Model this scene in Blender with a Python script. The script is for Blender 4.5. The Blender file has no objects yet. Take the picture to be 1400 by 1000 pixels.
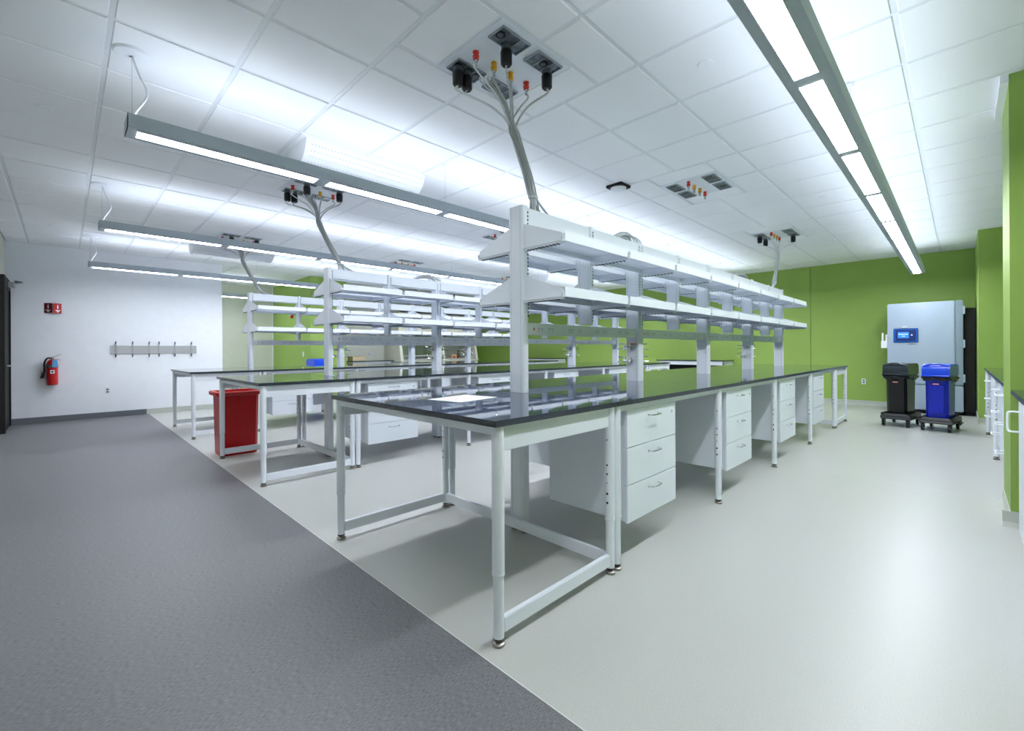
import bpy, bmesh, math, random
from mathutils import Vector, Matrix
random.seed(7)
SC = bpy.context.scene
COL = SC.collection
PI = math.pi

# ------------------------------------------------------------------ camera
a = 0.78532; ro = math.radians(-0.3); CH = 1.205
F = Vector((-math.sin(a), math.cos(a), 0)); R0 = Vector((math.cos(a), math.sin(a), 0)); U0 = Vector((0, 0, 1))
R = R0*math.cos(ro)+U0*math.sin(ro); U = -R0*math.sin(ro)+U0*math.cos(ro)
cam = bpy.data.cameras.new('camera'); co = bpy.data.objects.new('camera', cam); COL.objects.link(co)
M = Matrix((R, U, -F)).transposed().to_4x4(); M.translation = (0, 0, CH); co.matrix_world = M
cam.sensor_width = 36; cam.lens = 612.05/1400*36; cam.shift_y = -(500-478.48)/1400; cam.clip_start = 0.02
SC.camera = co

# ------------------------------------------------------------------ light and exposure
SC.view_settings.view_transform = 'Standard'; SC.view_settings.look = 'None'
SC.view_settings.gamma = 1.0; SC.view_settings.use_curve_mapping = False
SC.view_settings.exposure = 1.5
LENS = 17.5      # strength of the pendant lamps' lenses
UPL = 3.6        # strength of the pendant lamps' upward opening
w = bpy.data.worlds.new('world'); SC.world = w; w.use_nodes = True
w.node_tree.nodes['Background'].inputs[0].default_value = (0.9, 0.95, 1, 1)
w.node_tree.nodes['Background'].inputs[1].default_value = 0.3
SC.cycles.max_bounces = 10; SC.cycles.diffuse_bounces = 6; SC.cycles.glossy_bounces = 5
SC.cycles.sample_clamp_indirect = 6.0
SC.cycles.caustics_reflective = False; SC.cycles.caustics_refractive = False

# ------------------------------------------------------------------ materials
def s2l(c):
    return tuple(((v/255)/12.92 if v/255 <= .04045 else ((v/255+.055)/1.055)**2.4) for v in c)
def mat(name, rgb, rough=.5, metal=0., spec=.5, noise=0., nscale=60., bump=0., bscale=200., emis=None, stretch=None, nlo=.4, nhi=.6):
    m = bpy.data.materials.new(name); m.use_nodes = True
    nt = m.node_tree; b = nt.nodes['Principled BSDF']
    c = s2l(rgb)
    b.inputs['Base Color'].default_value = (*c, 1); b.inputs['Roughness'].default_value = rough
    b.inputs['Metallic'].default_value = metal; b.inputs['Specular IOR Level'].default_value = spec
    if emis:
        b.inputs['Emission Color'].default_value = (*emis[0], 1); b.inputs['Emission Strength'].default_value = emis[1]
    if noise or bump:
        tc = nt.nodes.new('ShaderNodeTexCoord'); mp = nt.nodes.new('ShaderNodeMapping')
        nt.links.new(tc.outputs['Object'], mp.inputs[0])
        if stretch: mp.inputs['Scale'].default_value = stretch
    if noise:
        n = nt.nodes.new('ShaderNodeTexNoise'); n.inputs['Scale'].default_value = nscale; n.inputs['Detail'].default_value = 3
        nt.links.new(mp.outputs[0], n.inputs['Vector'])
        r = nt.nodes.new('ShaderNodeValToRGB')
        r.color_ramp.elements[0].position = nlo; r.color_ramp.elements[1].position = nhi
        r.color_ramp.elements[0].color = (*[max(0, v*(1-noise)) for v in c], 1)
        r.color_ramp.elements[1].color = (*[min(1, v*(1+noise)) for v in c], 1)
        nt.links.new(n.outputs[0], r.inputs[0]); nt.links.new(r.outputs[0], b.inputs['Base Color'])
    if bump:
        n2 = nt.nodes.new('ShaderNodeTexNoise'); n2.inputs['Scale'].default_value = bscale
        nt.links.new(mp.outputs[0], n2.inputs['Vector'])
        bp = nt.nodes.new('ShaderNodeBump'); bp.inputs['Strength'].default_value = bump; bp.inputs['Distance'].default_value = .002
        nt.links.new(n2.outputs[0], bp.inputs['Height']); nt.links.new(bp.outputs[0], b.inputs['Normal'])
    return m
MT = dict(
 steel=mat('powder_coat', (230, 235, 243), .38, spec=.45, noise=.015, nscale=400),
 cab=mat('cabinet_paint', (228, 234, 242), .42, spec=.45, noise=.01, nscale=300),
 top=mat('epoxy_resin', (38, 50, 78), .03, spec=.5, noise=.08, nscale=300, bump=.004, bscale=6),
 edge=mat('resin_edge', (44, 50, 60), .25, noise=.05, nscale=200),
 tile=mat('ceiling_tile', (243, 245, 249), .9, spec=.2, noise=.012, nscale=900, bump=.08, bscale=500),
 tee=mat('ceiling_tee', (228, 232, 238), .55, noise=.01, nscale=100),
 plenum=mat('plenum', (120, 124, 130), .9, noise=.02),
 white=mat('white_wall', (240, 243, 249), .75, spec=.3, noise=.008, nscale=8, bump=.05, bscale=300),
 cream=mat('cream_wall', (214, 216, 205), .75, spec=.3, noise=.01, nscale=6, bump=.05, bscale=300),
 green=mat('green_wall', (148, 178, 86), .5, spec=.4, noise=.012, nscale=5, bump=.04, bscale=300),
 base_g=mat('grey_baseboard', (106, 110, 116), .45, noise=.03, nscale=200),
 base_l=mat('pale_baseboard', (190, 194, 186), .4, noise=.03, nscale=200),
 floor=mat('vinyl_floor', (190, 191, 187), .36, spec=.5, noise=.05, nscale=160, bump=.02, bscale=90, nlo=.35, nhi=.65),
 aisle=mat('woven_vinyl_floor', (118, 118, 122), .42, spec=.4, noise=.38, nscale=115, bump=.3, bscale=160, stretch=(3.2, .5, 1), nlo=.3, nhi=.7),
 seam=mat('weld_rod', (214, 218, 214), .4, noise=.02),
 perf=mat('perforated_band', (206, 211, 218), .8, noise=.01),
 chrome=mat('chrome', (205, 208, 212), .15, metal=1, noise=.01),
 foot=mat('zinc_foot', (150, 146, 138), .35, metal=.8, noise=.05),
 black=mat('black_plastic', (9, 9, 11), .35, noise=.1),
 blackm=mat('black_matt', (10, 10, 11), .7, noise=.1),
 hole=mat('dark_hole', (16, 22, 32), .8, noise=.05),
 grey=mat('dark_grey', (88, 96, 104), .5, noise=.03),
 lampb=mat('lamp_housing', (182, 192, 202), .5, spec=.4, noise=.01),
 lens=mat('lamp_lens', (255, 255, 255), .5, emis=((.90, .935, 1), LENS), noise=.001),
 upl=mat('lamp_uplight', (255, 255, 255), .5, emis=((.90, .935, 1), UPL), noise=.001),
 cable=mat('cable_sheath', (186, 188, 190), .5, noise=.03),
 cablew=mat('white_cable', (224, 228, 232), .5, noise=.02),
 red=mat('red_coupling', (206, 52, 34), .4, noise=.05),
 yellow=mat('yellow_coupling', (226, 170, 30), .4, noise=.05),
 orange=mat('orange_lever', (222, 110, 50), .4, noise=.05),
 binred=mat('red_plastic', (192, 6, 14), .35, noise=.05, nscale=30),
 binblue=mat('blue_plastic', (10, 34, 178), .3, noise=.05, nscale=30),
 lidblue=mat('blue_lid', (22, 74, 220), .28, noise=.03, nscale=30),
 lidblack=mat('black_lid', (42, 50, 58), .22, noise=.05),
 bag=mat('liner_film', (30, 32, 38), .35, noise=.3, nscale=60, bump=.6, bscale=40),
 dolly=mat('dolly_plastic', (60, 62, 66), .5, noise=.08),
 extred=mat('extinguisher_red', (196, 22, 26), .28, noise=.03),
 signred=mat('sign_red', (190, 14, 28), .4, noise=.02),
 signdark=mat('sign_dark_red', (112, 12, 24), .4, noise=.02),
 paper=mat('paper', (244, 246, 248), .6, noise=.004),
 paperp=mat('paper_print', (238, 222, 216), .6, noise=.1, nscale=40),
 steelb=mat('brushed_steel', (178, 180, 186), .35, metal=.6, noise=.06, nscale=50, stretch=(1, .1, 6)),
 alum=mat('aluminium', (190, 190, 192), .4, metal=.5, noise=.05),
 frz=mat('freezer_steel', (172, 188, 210), .38, metal=.25, noise=.02, nscale=80),
 frzside=mat('freezer_side', (140, 156, 172), .4, metal=.2, noise=.02),
 fdisp=mat('freezer_display', (24, 92, 190), .25, noise=.05),
 fdark=mat('freezer_bezel', (14, 44, 120), .3, noise=.05),
 screen=mat('screen_blue', (40, 120, 220), .3, emis=((.05, .22, .8), .25), noise=.05),
 screenw=mat('screen_text', (190, 220, 250), .3, emis=((.5, .75, 1), .3), noise=.02),
 outback=mat('outlet_recess', (112, 122, 130), .3, metal=.6, noise=.35, nscale=14),
 stain=mat('stainless_plate', (168, 176, 180), .3, metal=.7, noise=.04),
 hood=mat('hood_shell', (206, 206, 192), .5, noise=.02),
 hoodin=mat('hood_inside', (170, 174, 162), .6, noise=.05),
 tan=mat('cardboard', (196, 178, 148), .8, noise=.05),
 brown=mat('brown_stuff', (120, 84, 60), .7, noise=.1),
 tagblue=mat('tag_blue', (90, 168, 224), .5, noise=.05),
 rail=mat('power_rail', (238, 241, 246), .4, noise=.01),
)
MT['top'].node_tree.nodes['Principled BSDF'].inputs['IOR'].default_value = 1.85
gl = bpy.data.materials.new('glass'); gl.use_nodes = True
nt = gl.node_tree; nt.nodes.remove(nt.nodes['Principled BSDF'])
tr_ = nt.nodes.new('ShaderNodeBsdfTransparent'); tr_.inputs[0].default_value = (.9, .94, .92, 1)
gs_ = nt.nodes.new('ShaderNodeBsdfGlossy'); gs_.inputs['Roughness'].default_value = .03
fr_ = nt.nodes.new('ShaderNodeFresnel'); mx_ = nt.nodes.new('ShaderNodeMixShader')
nt.links.new(fr_.outputs[0], mx_.inputs[0]); nt.links.new(tr_.outputs[0], mx_.inputs[1]); nt.links.new(gs_.outputs[0], mx_.inputs[2])
nt.links.new(mx_.outputs[0], nt.nodes['Material Output'].inputs[0])
MT['glass'] = gl

# ------------------------------------------------------------------ mesh helpers
class MB:
    def __init__(s): s.v = []; s.f = []; s.m = []; s.mats = []
    def mi(s, m):
        if m not in s.mats: s.mats.append(m)
        return s.mats.index(m)
    def add(s, vs, fs, m):
        o = len(s.v); k = s.mi(m); s.v += [tuple(p) for p in vs]
        for f in fs: s.f.append(tuple(i+o for i in f)); s.m.append(k)
        return s
    def box(s, x0, x1, y0, y1, z0, z1, m, mtop=None):
        vs = [(x0,y0,z0),(x1,y0,z0),(x1,y1,z0),(x0,y1,z0),(x0,y0,z1),(x1,y0,z1),(x1,y1,z1),(x0,y1,z1)]
        fs = [(0,3,2,1),(0,1,5,4),(1,2,6,5),(2,3,7,6),(3,0,4,7)]
        s.add(vs, fs, m)
        o = len(s.v)-8; s.f.append((o+4,o+5,o+6,o+7)); s.m.append(s.mi(mtop or m)); return s
    def frust(s, b, t, z0, z1, m, cap=True):   # b,t = (x0,x1,y0,y1)
        vs = [(b[0],b[2],z0),(b[1],b[2],z0),(b[1],b[3],z0),(b[0],b[3],z0),(t[0],t[2],z1),(t[1],t[2],z1),(t[1],t[3],z1),(t[0],t[3],z1)]
        fs = [(0,3,2,1),(0,1,5,4),(1,2,6,5),(2,3,7,6),(3,0,4,7)]+([(4,5,6,7)] if cap else [])
        return s.add(vs, fs, m)
    def cyl(s, p0, p1, r0, m, r1=None, n=16, cap=True):
        r1 = r0 if r1 is None else r1
        p0 = Vector(p0); p1 = Vector(p1); d = (p1-p0).normalized()
        u = d.orthogonal().normalized(); v = d.cross(u)
        vs = []
        for p, r in ((p0, r0), (p1, r1)):
            for i in range(n):
                t = 2*PI*i/n; vs.append(p+u*math.cos(t)*r+v*math.sin(t)*r)
        fs = [(i, (i+1) % n, n+(i+1) % n, n+i) for i in range(n)]
        if cap: fs += [tuple(range(n-1, -1, -1)), tuple(range(n, 2*n))]
        return s.add(vs, fs, m)
    def lathe(s, prof, m, n=20, c=(0,0,0)):    # prof = [(r,z)]
        vs = []; k = len(prof)
        for r, z in prof:
            for i in range(n):
                t = 2*PI*i/n; vs.append((c[0]+r*math.cos(t), c[1]+r*math.sin(t), c[2]+z))
        fs = [(j*n+i, j*n+(i+1) % n, (j+1)*n+(i+1) % n, (j+1)*n+i) for j in range(k-1) for i in range(n)]
        fs += [tuple(range(n-1, -1, -1)), tuple(range((k-1)*n, k*n))]
        return s.add(vs, fs, m)
    def tube(s, pts, r, m, n=8):
        P = [Vector(p) for p in pts]; vs = []; u = None
        for i, p in enumerate(P):
            d = (P[min(i+1, len(P)-1)]-P[max(i-1, 0)]).normalized()
            if u is None: u = d.orthogonal().normalized()
            u = (u-d*u.dot(d)).normalized(); v = d.cross(u)
            for k in range(n):
                t = 2*PI*k/n; vs.append(p+u*math.cos(t)*r+v*math.sin(t)*r)
        L = len(P)
        fs = [(j*n+i, j*n+(i+1) % n, (j+1)*n+(i+1) % n, (j+1)*n+i) for j in range(L-1) for i in range(n)]
        fs += [tuple(range(n-1, -1, -1)), tuple(range((L-1)*n, L*n))]
        return s.add(vs, fs, m)
    def prism(s, poly, ax, a0, a1, m):
        # ax 'x': poly=(y,z); 'y': poly=(x,z); 'z': poly=(x,y)
        def P(p, c): return (c, p[0], p[1]) if ax == 'x' else (p[0], c, p[1]) if ax == 'y' else (p[0], p[1], c)
        n = len(poly); vs = [P(p, a0) for p in poly]+[P(p, a1) for p in poly]
        fs = [(i, (i+1) % n, n+(i+1) % n, n+i) for i in range(n)]+[tuple(range(n-1, -1, -1)), tuple(range(n, 2*n))]
        return s.add(vs, fs, m)
    def mesh(s, name, bevel=0, smooth=True):
        me = bpy.data.meshes.new(name); me.from_pydata(s.v, [], s.f)
        for m in s.mats: me.materials.append(m)
        me.polygons.foreach_set('material_index', s.m)
        bm = bmesh.new(); bm.from_mesh(me)
        bmesh.ops.recalc_face_normals(bm, faces=bm.faces)
        if bevel:
            ed = [e for e in bm.edges if len(e.link_faces) == 2 and e.calc_face_angle(0) > .5]
            bmesh.ops.bevel(bm, geom=ed, offset=bevel, segments=2, affect='EDGES', clamp_overlap=True)
        bm.to_mesh(me); bm.free()
        if smooth:
            me.polygons.foreach_set('use_smooth', [True]*len(me.polygons))
            me.set_sharp_from_angle(angle=math.radians(35))
        me.update(); return me
def link(name, me, parent=None, loc=(0,0,0)):
    o = bpy.data.objects.new(name, me); COL.objects.link(o); o.location = loc
    if parent: o.parent = parent
    return o
def part(name, mb, parent, bevel=0, loc=(0,0,0), stuff=False, label=None):
    o = link(name, mb.mesh(name, bevel) if isinstance(mb, MB) else mb, parent, loc)
    if stuff: o['kind'] = 'stuff'
    if label: o['label'] = label
    return o
def tag(o, label, cat, group=None):
    o['label'] = label; o['category'] = cat
    if group: o['group'] = group
    return o
def thing(name, label, cat, loc=(0,0,0), rz=0, group=None):
    o = bpy.data.objects.new(name, None); COL.objects.link(o); o.location = loc; o.rotation_euler = (0, 0, rz)
    o.empty_display_size = .1
    return tag(o, label, cat, group)
def struct(name, mb, bevel=0, parent=None, label=None):
    o = part(name, mb, parent, bevel, label=label)
    if not parent: o['kind'] = 'structure'
    return o
def copy_tree(o, loc=None, rz=None, label=None, parent=None):
    c = o.copy(); COL.objects.link(c)
    if parent: c.parent = parent
    if loc is not None: c.location = loc
    if rz is not None: c.rotation_euler = (0, 0, rz)
    if label: c['label'] = label
    for ch in list(o.children): copy_tree(ch, parent=c)
    return c
def bez(pts, n=8):
    P = [Vector(p) for p in pts]; out = []
    for i in range(len(P)-1):
        p0 = P[max(i-1, 0)]; p1 = P[i]; p2 = P[i+1]; p3 = P[min(i+2, len(P)-1)]
        for k in range(n):
            t = k/n
            out.append(.5*((2*p1)+(p2-p0)*t+(2*p0-5*p1+4*p2-p3)*t*t+(-p0+3*p1-3*p2+p3)*t**3))
    out.append(P[-1]); return out
def camproj(x, y, z):
    p = Vector((x, y, z-CH)); d = p.dot(F)
    if d < .05: return None
    return 700+612.05*p.dot(R)/d, 478.48-612.05*p.dot(U)/d, d

# ------------------------------------------------------------------ room shell
CZ = 3.048
X0, X1, Y0, Y1 = -14.0, 0.98, -0.69, 11.9
struct('floor', MB().box(X0, X1, 1.157, Y1, -.05, 0, MT['floor']))
struct('floor_aisle', MB().box(-11.1, 2.5, Y0, 1.157, -.05, 0, MT['aisle']))
fl = bpy.data.objects['floor']
for i, (sx0, sx1, yy) in enumerate([(-1.2, .25, 5.2), (-1.2, .95, 8.6)]):
    part('weld_seam', MB().box(sx0, sx1, yy, yy+.004, 0, .0006, MT['seam']), fl)
part('threshold_seam', MB().box(-11.1, .98, 1.155, 1.160, 0, .0006, MT['seam']), fl)

struct('wall_left', MB().box(-11.25, -11.1, Y0-.1, 2.38, 0, CZ+.1, MT['white']))
struct('wall_left_return', MB().box(X0, -11.25, 2.28, 2.38, 0, CZ+.1, MT['white']))
struct('wall_near', MB().box(-11.1, 2.5, Y0-.1, Y0, 0, CZ+.1, MT['cream']))
struct('wall_recess', MB().box(X0-.1, X0, 2.38, 4.26, 0, CZ+.1, MT['cream']))
struct('wall_green_block', MB().box(X0, -11.24, 4.26, 5.17, 0, CZ+.1, MT['green']))
struct('wall_equipment', MB().box(-12.3, -12.2, 5.17, 9.85, 0, CZ+.1, MT['cream']))
struct('wall_far', MB().box(X0, -2.378, Y1, Y1+.1, 0, CZ+.1, MT['green']).box(-2.37, X1, Y1, Y1+.1, 0, CZ+.1, MT['green']).box(-2.378, -2.37, Y1+.01, Y1+.1, 0, CZ+.1, MT['blackm']))
struct('wall_recess_far', MB().box(X0-.1, X0, 9.85, Y1, 0, CZ+.1, MT['green']))
struct('wall_right', MB().box(X1, X1+.1, .9, Y1, 0, CZ+.1, MT['green']))
struct('wall_right_near', MB().box(X1, 2.5, .8, .9, 0, CZ+.1, MT['cream']))
struct('wall_right_end', MB().box(2.5, 2.6, Y0-.1, .9, 0, CZ+.1, MT['cream']))
struct('wall_right_pier', MB().box(.24, X1, 4.5, 5.15, 0, CZ, MT['green']))
struct('wall_right_pier_far', MB().box(.21, X1, 10.1, Y1, 0, CZ, MT['green']))
struct('trim_1', MB().box(.20, .24, 4.49, 5.2, 2.99, CZ, MT['white']))
bh = .1
struct('baseboard_left', MB().box(-11.1, -11.088, Y0, 1.12, 0, bh, MT['base_g']))
struct('baseboard_left_lab', MB().box(-11.1, -11.088, 1.12, 2.38, 0, bh, MT['base_l']))
struct('baseboard_far', MB().prism([(Y1,0),(Y1,bh),(Y1-.006,bh),(Y1-.01,.03),(Y1-.035,.004),(Y1-.04,0)], 'x', X0, .21, MT['base_l']))
struct('baseboard_right', MB().prism([(.24,0),(.24,bh),(.234,bh),(.228,.03),(.205,.004),(.2,0)], 'y', 4.5, 5.15, MT['base_l']).prism([(4.5,0),(4.5,bh),(4.494,bh),(4.49,.03),(4.465,.004),(4.46,0)], 'x', .2, X1, MT['base_l']))
struct('baseboard_right_far', MB().prism([(10.1,0),(10.1,bh),(10.094,bh),(10.09,.03),(10.065,.004),(10.06,0)], 'x', .2, X1, MT['base_l']).box(.2, .21, 10.06, Y1, 0, bh, MT['base_l']))
struct('baseboard_recess', MB().box(-11.24, -11.228, 4.26, 5.17, 0, bh, MT['base_l']).box(X0, -11.24, 4.248, 4.26, 0, bh, MT['base_l']))
struct('trim_2', MB().box(-13.99, -13.97, 4.235, 4.26, bh, CZ, MT['white']))
# door in the near wall, far left
d = struct('door_1', MB().box(-10.98, -10.05, Y0, Y0+.05, 0, 2.2, MT['blackm']))
part('door_frame', MB().box(-11.05, -10.98, Y0, Y0+.07, 0, 2.36, MT['blackm']).box(-10.05, -9.98, Y0, Y0+.07, 0, 2.36, MT['blackm']).box(-10.98, -10.05, Y0, Y0+.07, 2.2, 2.36, MT['blackm']), d)
part('door_closer', MB().box(-10.9, -10.6, Y0+.07, Y0+.13, 2.25, 2.32, MT['alum']).tube([(-10.85,Y0+.12,2.33),(-10.95,Y0+.2,2.36),(-11.04,Y0+.12,2.38)], .012, MT['grey']), d)
part('door_handle', MB().cyl((-10.15,Y0+.05,1.0),(-10.15,Y0+.11,1.0), .02, MT['chrome']).cyl((-10.15,Y0+.1,1.0),(-10.28,Y0+.1,1.0), .01, MT['chrome']), d)

# ------------------------------------------------------------------ ceiling grid
ceil = struct('ceiling', MB().box(X0-.1, 2.6, Y0-.1, Y1+.1, CZ+.02, CZ+.12, MT['plenum']))
xs = [2.5, 2.193, .974, -.245, -1.464]; x = -1.464
while x > X0: x -= .6096; xs.append(max(x, X0))
ys = [Y0]; y = .19-.6096
while y < Y1: ys.append(y); y += .6096
ys.append(Y1)
PANEL_Y = [2.016, 5.064, 8.52]     # service panel centres along a bench
PANEL_X = [-2.073, -5.19, -8.2]
cells = []
special = {}
for pi_, pxc in enumerate(PANEL_X):
    for pyc in PANEL_Y:
        special[(pxc, pyc)] = True
def near_special(cx, cy):
    return (abs(cx-PANEL_X[0]) < .61 and any(abs(cy-pyc_) < .6 for pyc_ in (2.02, 5.07, 8.12)))
for i in range(len(xs)-1):
    for j in range(len(ys)-1):
        xa, xb = xs[i+1], xs[i]; ya, yb = ys[j], ys[j+1]
        if xb-xa < .05 or yb-ya < .05: continue
        cx, cy = (xa+xb)/2, (ya+yb)/2
        if near_special(cx, cy): continue
        cells.append((xa, xb, ya, yb))
tw = .012
def tile_mesh(wx, wy):
    hx, hy = wx/2-tw, wy/2-tw; c = .006
    mb = MB()
    mb.add([(-hx,-hy,0),(hx,-hy,0),(hx,hy,0),(-hx,hy,0),(-hx+c,-hy+c,-.008),(hx-c,-hy+c,-.008),(hx-c,hy-c,-.008),(-hx+c,hy-c,-.008)],
           [(0,1,5,4),(1,2,6,5),(2,3,7,6),(3,0,4,7),(4,5,6,7),(3,2,1,0)], MT['tile'])
    return mb
# special double cells round the service panels of the front row
pan_cells = []
for pyc in (2.0188, 5.0668, 8.1148):
    ya, yb = pyc-.6096, pyc+.6096
    for xa, xb in ((-2.683, -2.378), (-1.768, -1.464)):
        for k in range(2): cells.append((xa, xb, ya+k*.6096, ya+(k+1)*.6096))
    cells.append((-2.378, -1.768, ya, pyc-.3048)); cells.append((-2.378, -1.768, pyc+.3048, yb))
cache = {}
def score(c):
    p = camproj((c[0]+c[1])/2, (c[2]+c[3])/2, CZ)
    if not p: return 1e9
    out = max(0, -p[0], p[0]-1400, -p[1], p[1]-1000)
    return (1e4 if out > 120 else 0)+p[2]
cells.sort(key=score)
rest = MB()
for k, (xa, xb, ya, yb) in enumerate(cells):
    wx, wy = round(xb-xa, 3), round(yb-ya, 3)
    if k < 300:
        if (wx, wy) not in cache: cache[(wx, wy)] = tile_mesh(wx, wy).mesh('ceiling_tile', smooth=False)
        o = link('ceiling_tile', cache[(wx, wy)], ceil, ((xa+xb)/2, (ya+yb)/2, CZ))
    else:
        t = tile_mesh(wx, wy); rest.add([(v[0]+(xa+xb)/2, v[1]+(ya+yb)/2, v[2]+CZ) for v in t.v], t.f, MT['tile'])
part('outer_ceiling_tiles', rest, ceil, stuff=True)
for x in xs[1:]:
    if x > X0+.1:
        part('ceiling_tee', MB().box(x-tw, x+tw, Y0, Y1, CZ-.001, CZ+.02, MT['tee']), ceil)
for y in ys[1:-1]:
    part('ceiling_tee', MB().box(X0, 2.5, y-tw, y+tw, CZ-.002, CZ+.019, MT['tee']), ceil)
part('edge_trim', MB().box(X0, X1, Y1-.02, Y1, CZ-.003, CZ+.019, MT['tee']).box(-11.1, -11.08, Y0, 2.38, CZ-.003, CZ+.019, MT['tee']), ceil)
for pyc in (2.0188, 5.0668, 8.1148):
    for x in (-2.378, -1.768):
        part('ceiling_tee', MB().box(x-tw, x+tw, pyc-.61, pyc+.61, CZ-.003, CZ+.018, MT['tee']), ceil)
    for y in (pyc-.3048, pyc+.3048):
        part('ceiling_tee', MB().box(-2.366, -1.780, y-tw, y+tw, CZ-.003, CZ+.018, MT['tee']), ceil)

# ------------------------------------------------------------------ service panels in the ceiling
def outlet_mesh(sock):
    mb = MB()
    # frame 0.14 (x) x 0.24 (y), open to below, three bays
    W, L, D = .065, .115, .03
    for (x0,x1,y0,y1) in ((-W,-W+.006,-L,L),(W-.006,W,-L,L),(-W,W,-L,-L+.006),(-W,W,L-.006,L),(-W,W,-L/3-.003,-L/3+.003),(-W,W,L/3-.003,L/3+.003)):
        mb.box(x0,x1,y0,y1,-.012,.004,MT['stain'])
    mb.box(-W,W,-L,L,-.003,.0,MT['outback'])
    for k in range(3):
        if k in sock: mb.cyl((0,(k-1)*L*.667,-.003),(0,(k-1)*L*.667,-.008),.03,MT['black'],n=14).cyl((0,(k-1)*L*.667,-.008),(0,(k-1)*L*.667,-.011),.018,MT['grey'],n=10)
    return mb.mesh('outlet_box', smooth=False)
OM = [outlet_mesh((0,)), outlet_mesh((1,)), outlet_mesh((0,2))]
def coupling(m):
    return MB().lathe([(.020,0),(.020,-.008),(.014,-.012),(.014,-.022),(.021,-.026),(.021,-.032),(.017,-.036),(.019,-.048),(.012,-.052)][::-1], m, 14).lathe([(.006,-.085),(.009,-.082),(.009,-.066),(.012,-.062),(.012,-.052)], MT['chrome'], 10).mesh('gas_coupling')
CM = [coupling(MT['red']), coupling(MT['yellow']), coupling(MT['yellow']), coupling(MT['red'])]
PLUG = MB().cyl((0,0,0),(0,0,-.03),.03,MT['grey'],n=14).lathe([(.026,-.12),(.034,-.11),(.036,-.04),(.03,-.028)], MT['black'], 14).mesh('plug')
def service_panel(cx, cy, label):
    t = thing('service_panel', label, 'ceiling panel', (cx, cy, CZ), 0, 'ceiling service panels')
    part('panel_plate', MB().box(-.2928,.2928,-.3035,.3035,-.012,.0,MT['cab']), t, .002)
    for k, (dx, dy) in enumerate(((.20,-.15),(.20,.15),(-.20,-.15),(-.20,.15))):
        link('outlet_box', OM[k % 3], t, (dx, dy, -.012))
    for k in range(4): link('gas_coupling', CM[k], t, (-.02, -.225+.15*k, -.012))
    return t
rown = ['front', 'middle', 'back']
pos = ['aisle end', 'middle', 'far end']
for r, cx in enumerate(PANEL_X):
    for k, cy in enumerate((2.0188, 5.0668, 8.1148)):
        cxx = cx+(-.1 if (r == 2 and k == 0) else 0)
        lab = {(0,0): 'metal ceiling service panel with black plugs and coloured gas couplings, nearest the camera',
               (0,1): 'metal ceiling service panel with bare outlets, over the middle of the front bench',
               (0,2): 'ceiling service panel with pale cables dropping to the far end of the front bench'}.get((r, k),
               'white ceiling service panel over the %s of the %s bench' % (pos[k], rown[r]))
        service_panel(cxx, cy, lab)

# ------------------------------------------------------------------ cable bundles
def bundle(name, label, starts, trunk, ends, n_r=.0056, m='cable', plugs=()):
    t = thing('cable_bundle', label, 'cables', (trunk[0][0], trunk[0][1], trunk[-1][2]), 0, 'cable bundles dropping from the ceiling')
    o = Vector(t.location)
    for k, sp in enumerate(starts):
        off = Vector((math.cos(k*2.4), math.sin(k*2.4), 0))*(.008+.026*math.sqrt((k+.5)/len(starts)))
        e = ends[k % len(ends)]
        s0 = Vector(sp)
        mid = (s0+Vector(trunk[0]))/2+Vector((0, 0, -.07))
        mid = s0*.42+Vector(trunk[0])*.58; mid.z = s0.z*.5+trunk[0][2]*.5+.01
        pts = [s0, s0+Vector((0,0,-.03)), mid]
        for q in range(len(trunk)):
            w2 = .8+.6*math.sin(q*1.3+k)*.3
            pts.append(Vector(trunk[q])+off*w2)
        pts.append(Vector(e)+off*.6)
        P = [p-o for p in bez(pts, 6)]
        part('cable', MB().tube(P, n_r*(1.25 if k % 3 == 0 else .95), MT[m] if k % 4 else MT['cablew'], 7), t)
    for k, p in enumerate(plugs):
        link('plug', PLUG, t, Vector(p)-o)
    if len(trunk) > 2:
        c = Vector(trunk[-1])-o
        part('cable_tie', MB().cyl(c+Vector((0,0,-.004)), c+Vector((0,0,.004)), .036, MT['cablew'], n=12), t)
    return t
# front bench, nearest the camera
pl1 = [(-2.28,1.80,CZ-.02),(-2.28,1.875,CZ-.02),(-1.915,1.88,CZ-.02),(-1.90,2.235,CZ-.02)]
st = [(p[0],p[1],p[2]-.12) for p in pl1]+[(-2.093,1.791+.155*k,CZ-.09) for k in range(4)]+[(-2.24+.02*(k%4),1.96+.018*k,CZ-.03) for k in range(7)]
tr = [(-2.07,2.09,2.66),(-2.07,2.15,2.56),(-2.07,2.235,2.39),(-2.07,2.285,2.25)]
en = [(-2.06,2.28,2.08),(-2.08,2.34,2.10),(-2.06,2.40,2.12),(-2.05,2.46,2.11),(-2.07,2.25,2.08)]
bundle('b', 'thick bundle of grey cables dropping to the near end of the front rack', st, tr, en, plugs=pl1)
for r, cx in ((1, -5.19), (2, -8.3)):
    dx = cx+2.073
    p = [(a_[0]+dx, a_[1], a_[2]) for a_ in pl1]
    s2 = [(a_[0]+dx, a_[1], a_[2]) for a_ in st]
    c0 = -5.12 if r == 1 else -8.17
    tr2 = [(c0,2.04,2.68),(c0,2.12,2.50),(c0,2.22,2.32),(c0,2.28,2.22)]
    en2 = [(c0,2.28,2.08),(c0+.02,2.36,2.11),(c0,2.50,2.12),(c0,2.44,2.1)]
    bundle('b', 'bundle of grey cables dropping to the near end of the %s rack' % rown[r], s2, tr2, en2, plugs=p)
pl3 = [(-2.28,7.965,CZ-.02),(-2.28,8.27,CZ-.02),(-1.88,8.27,CZ-.02)]
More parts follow.
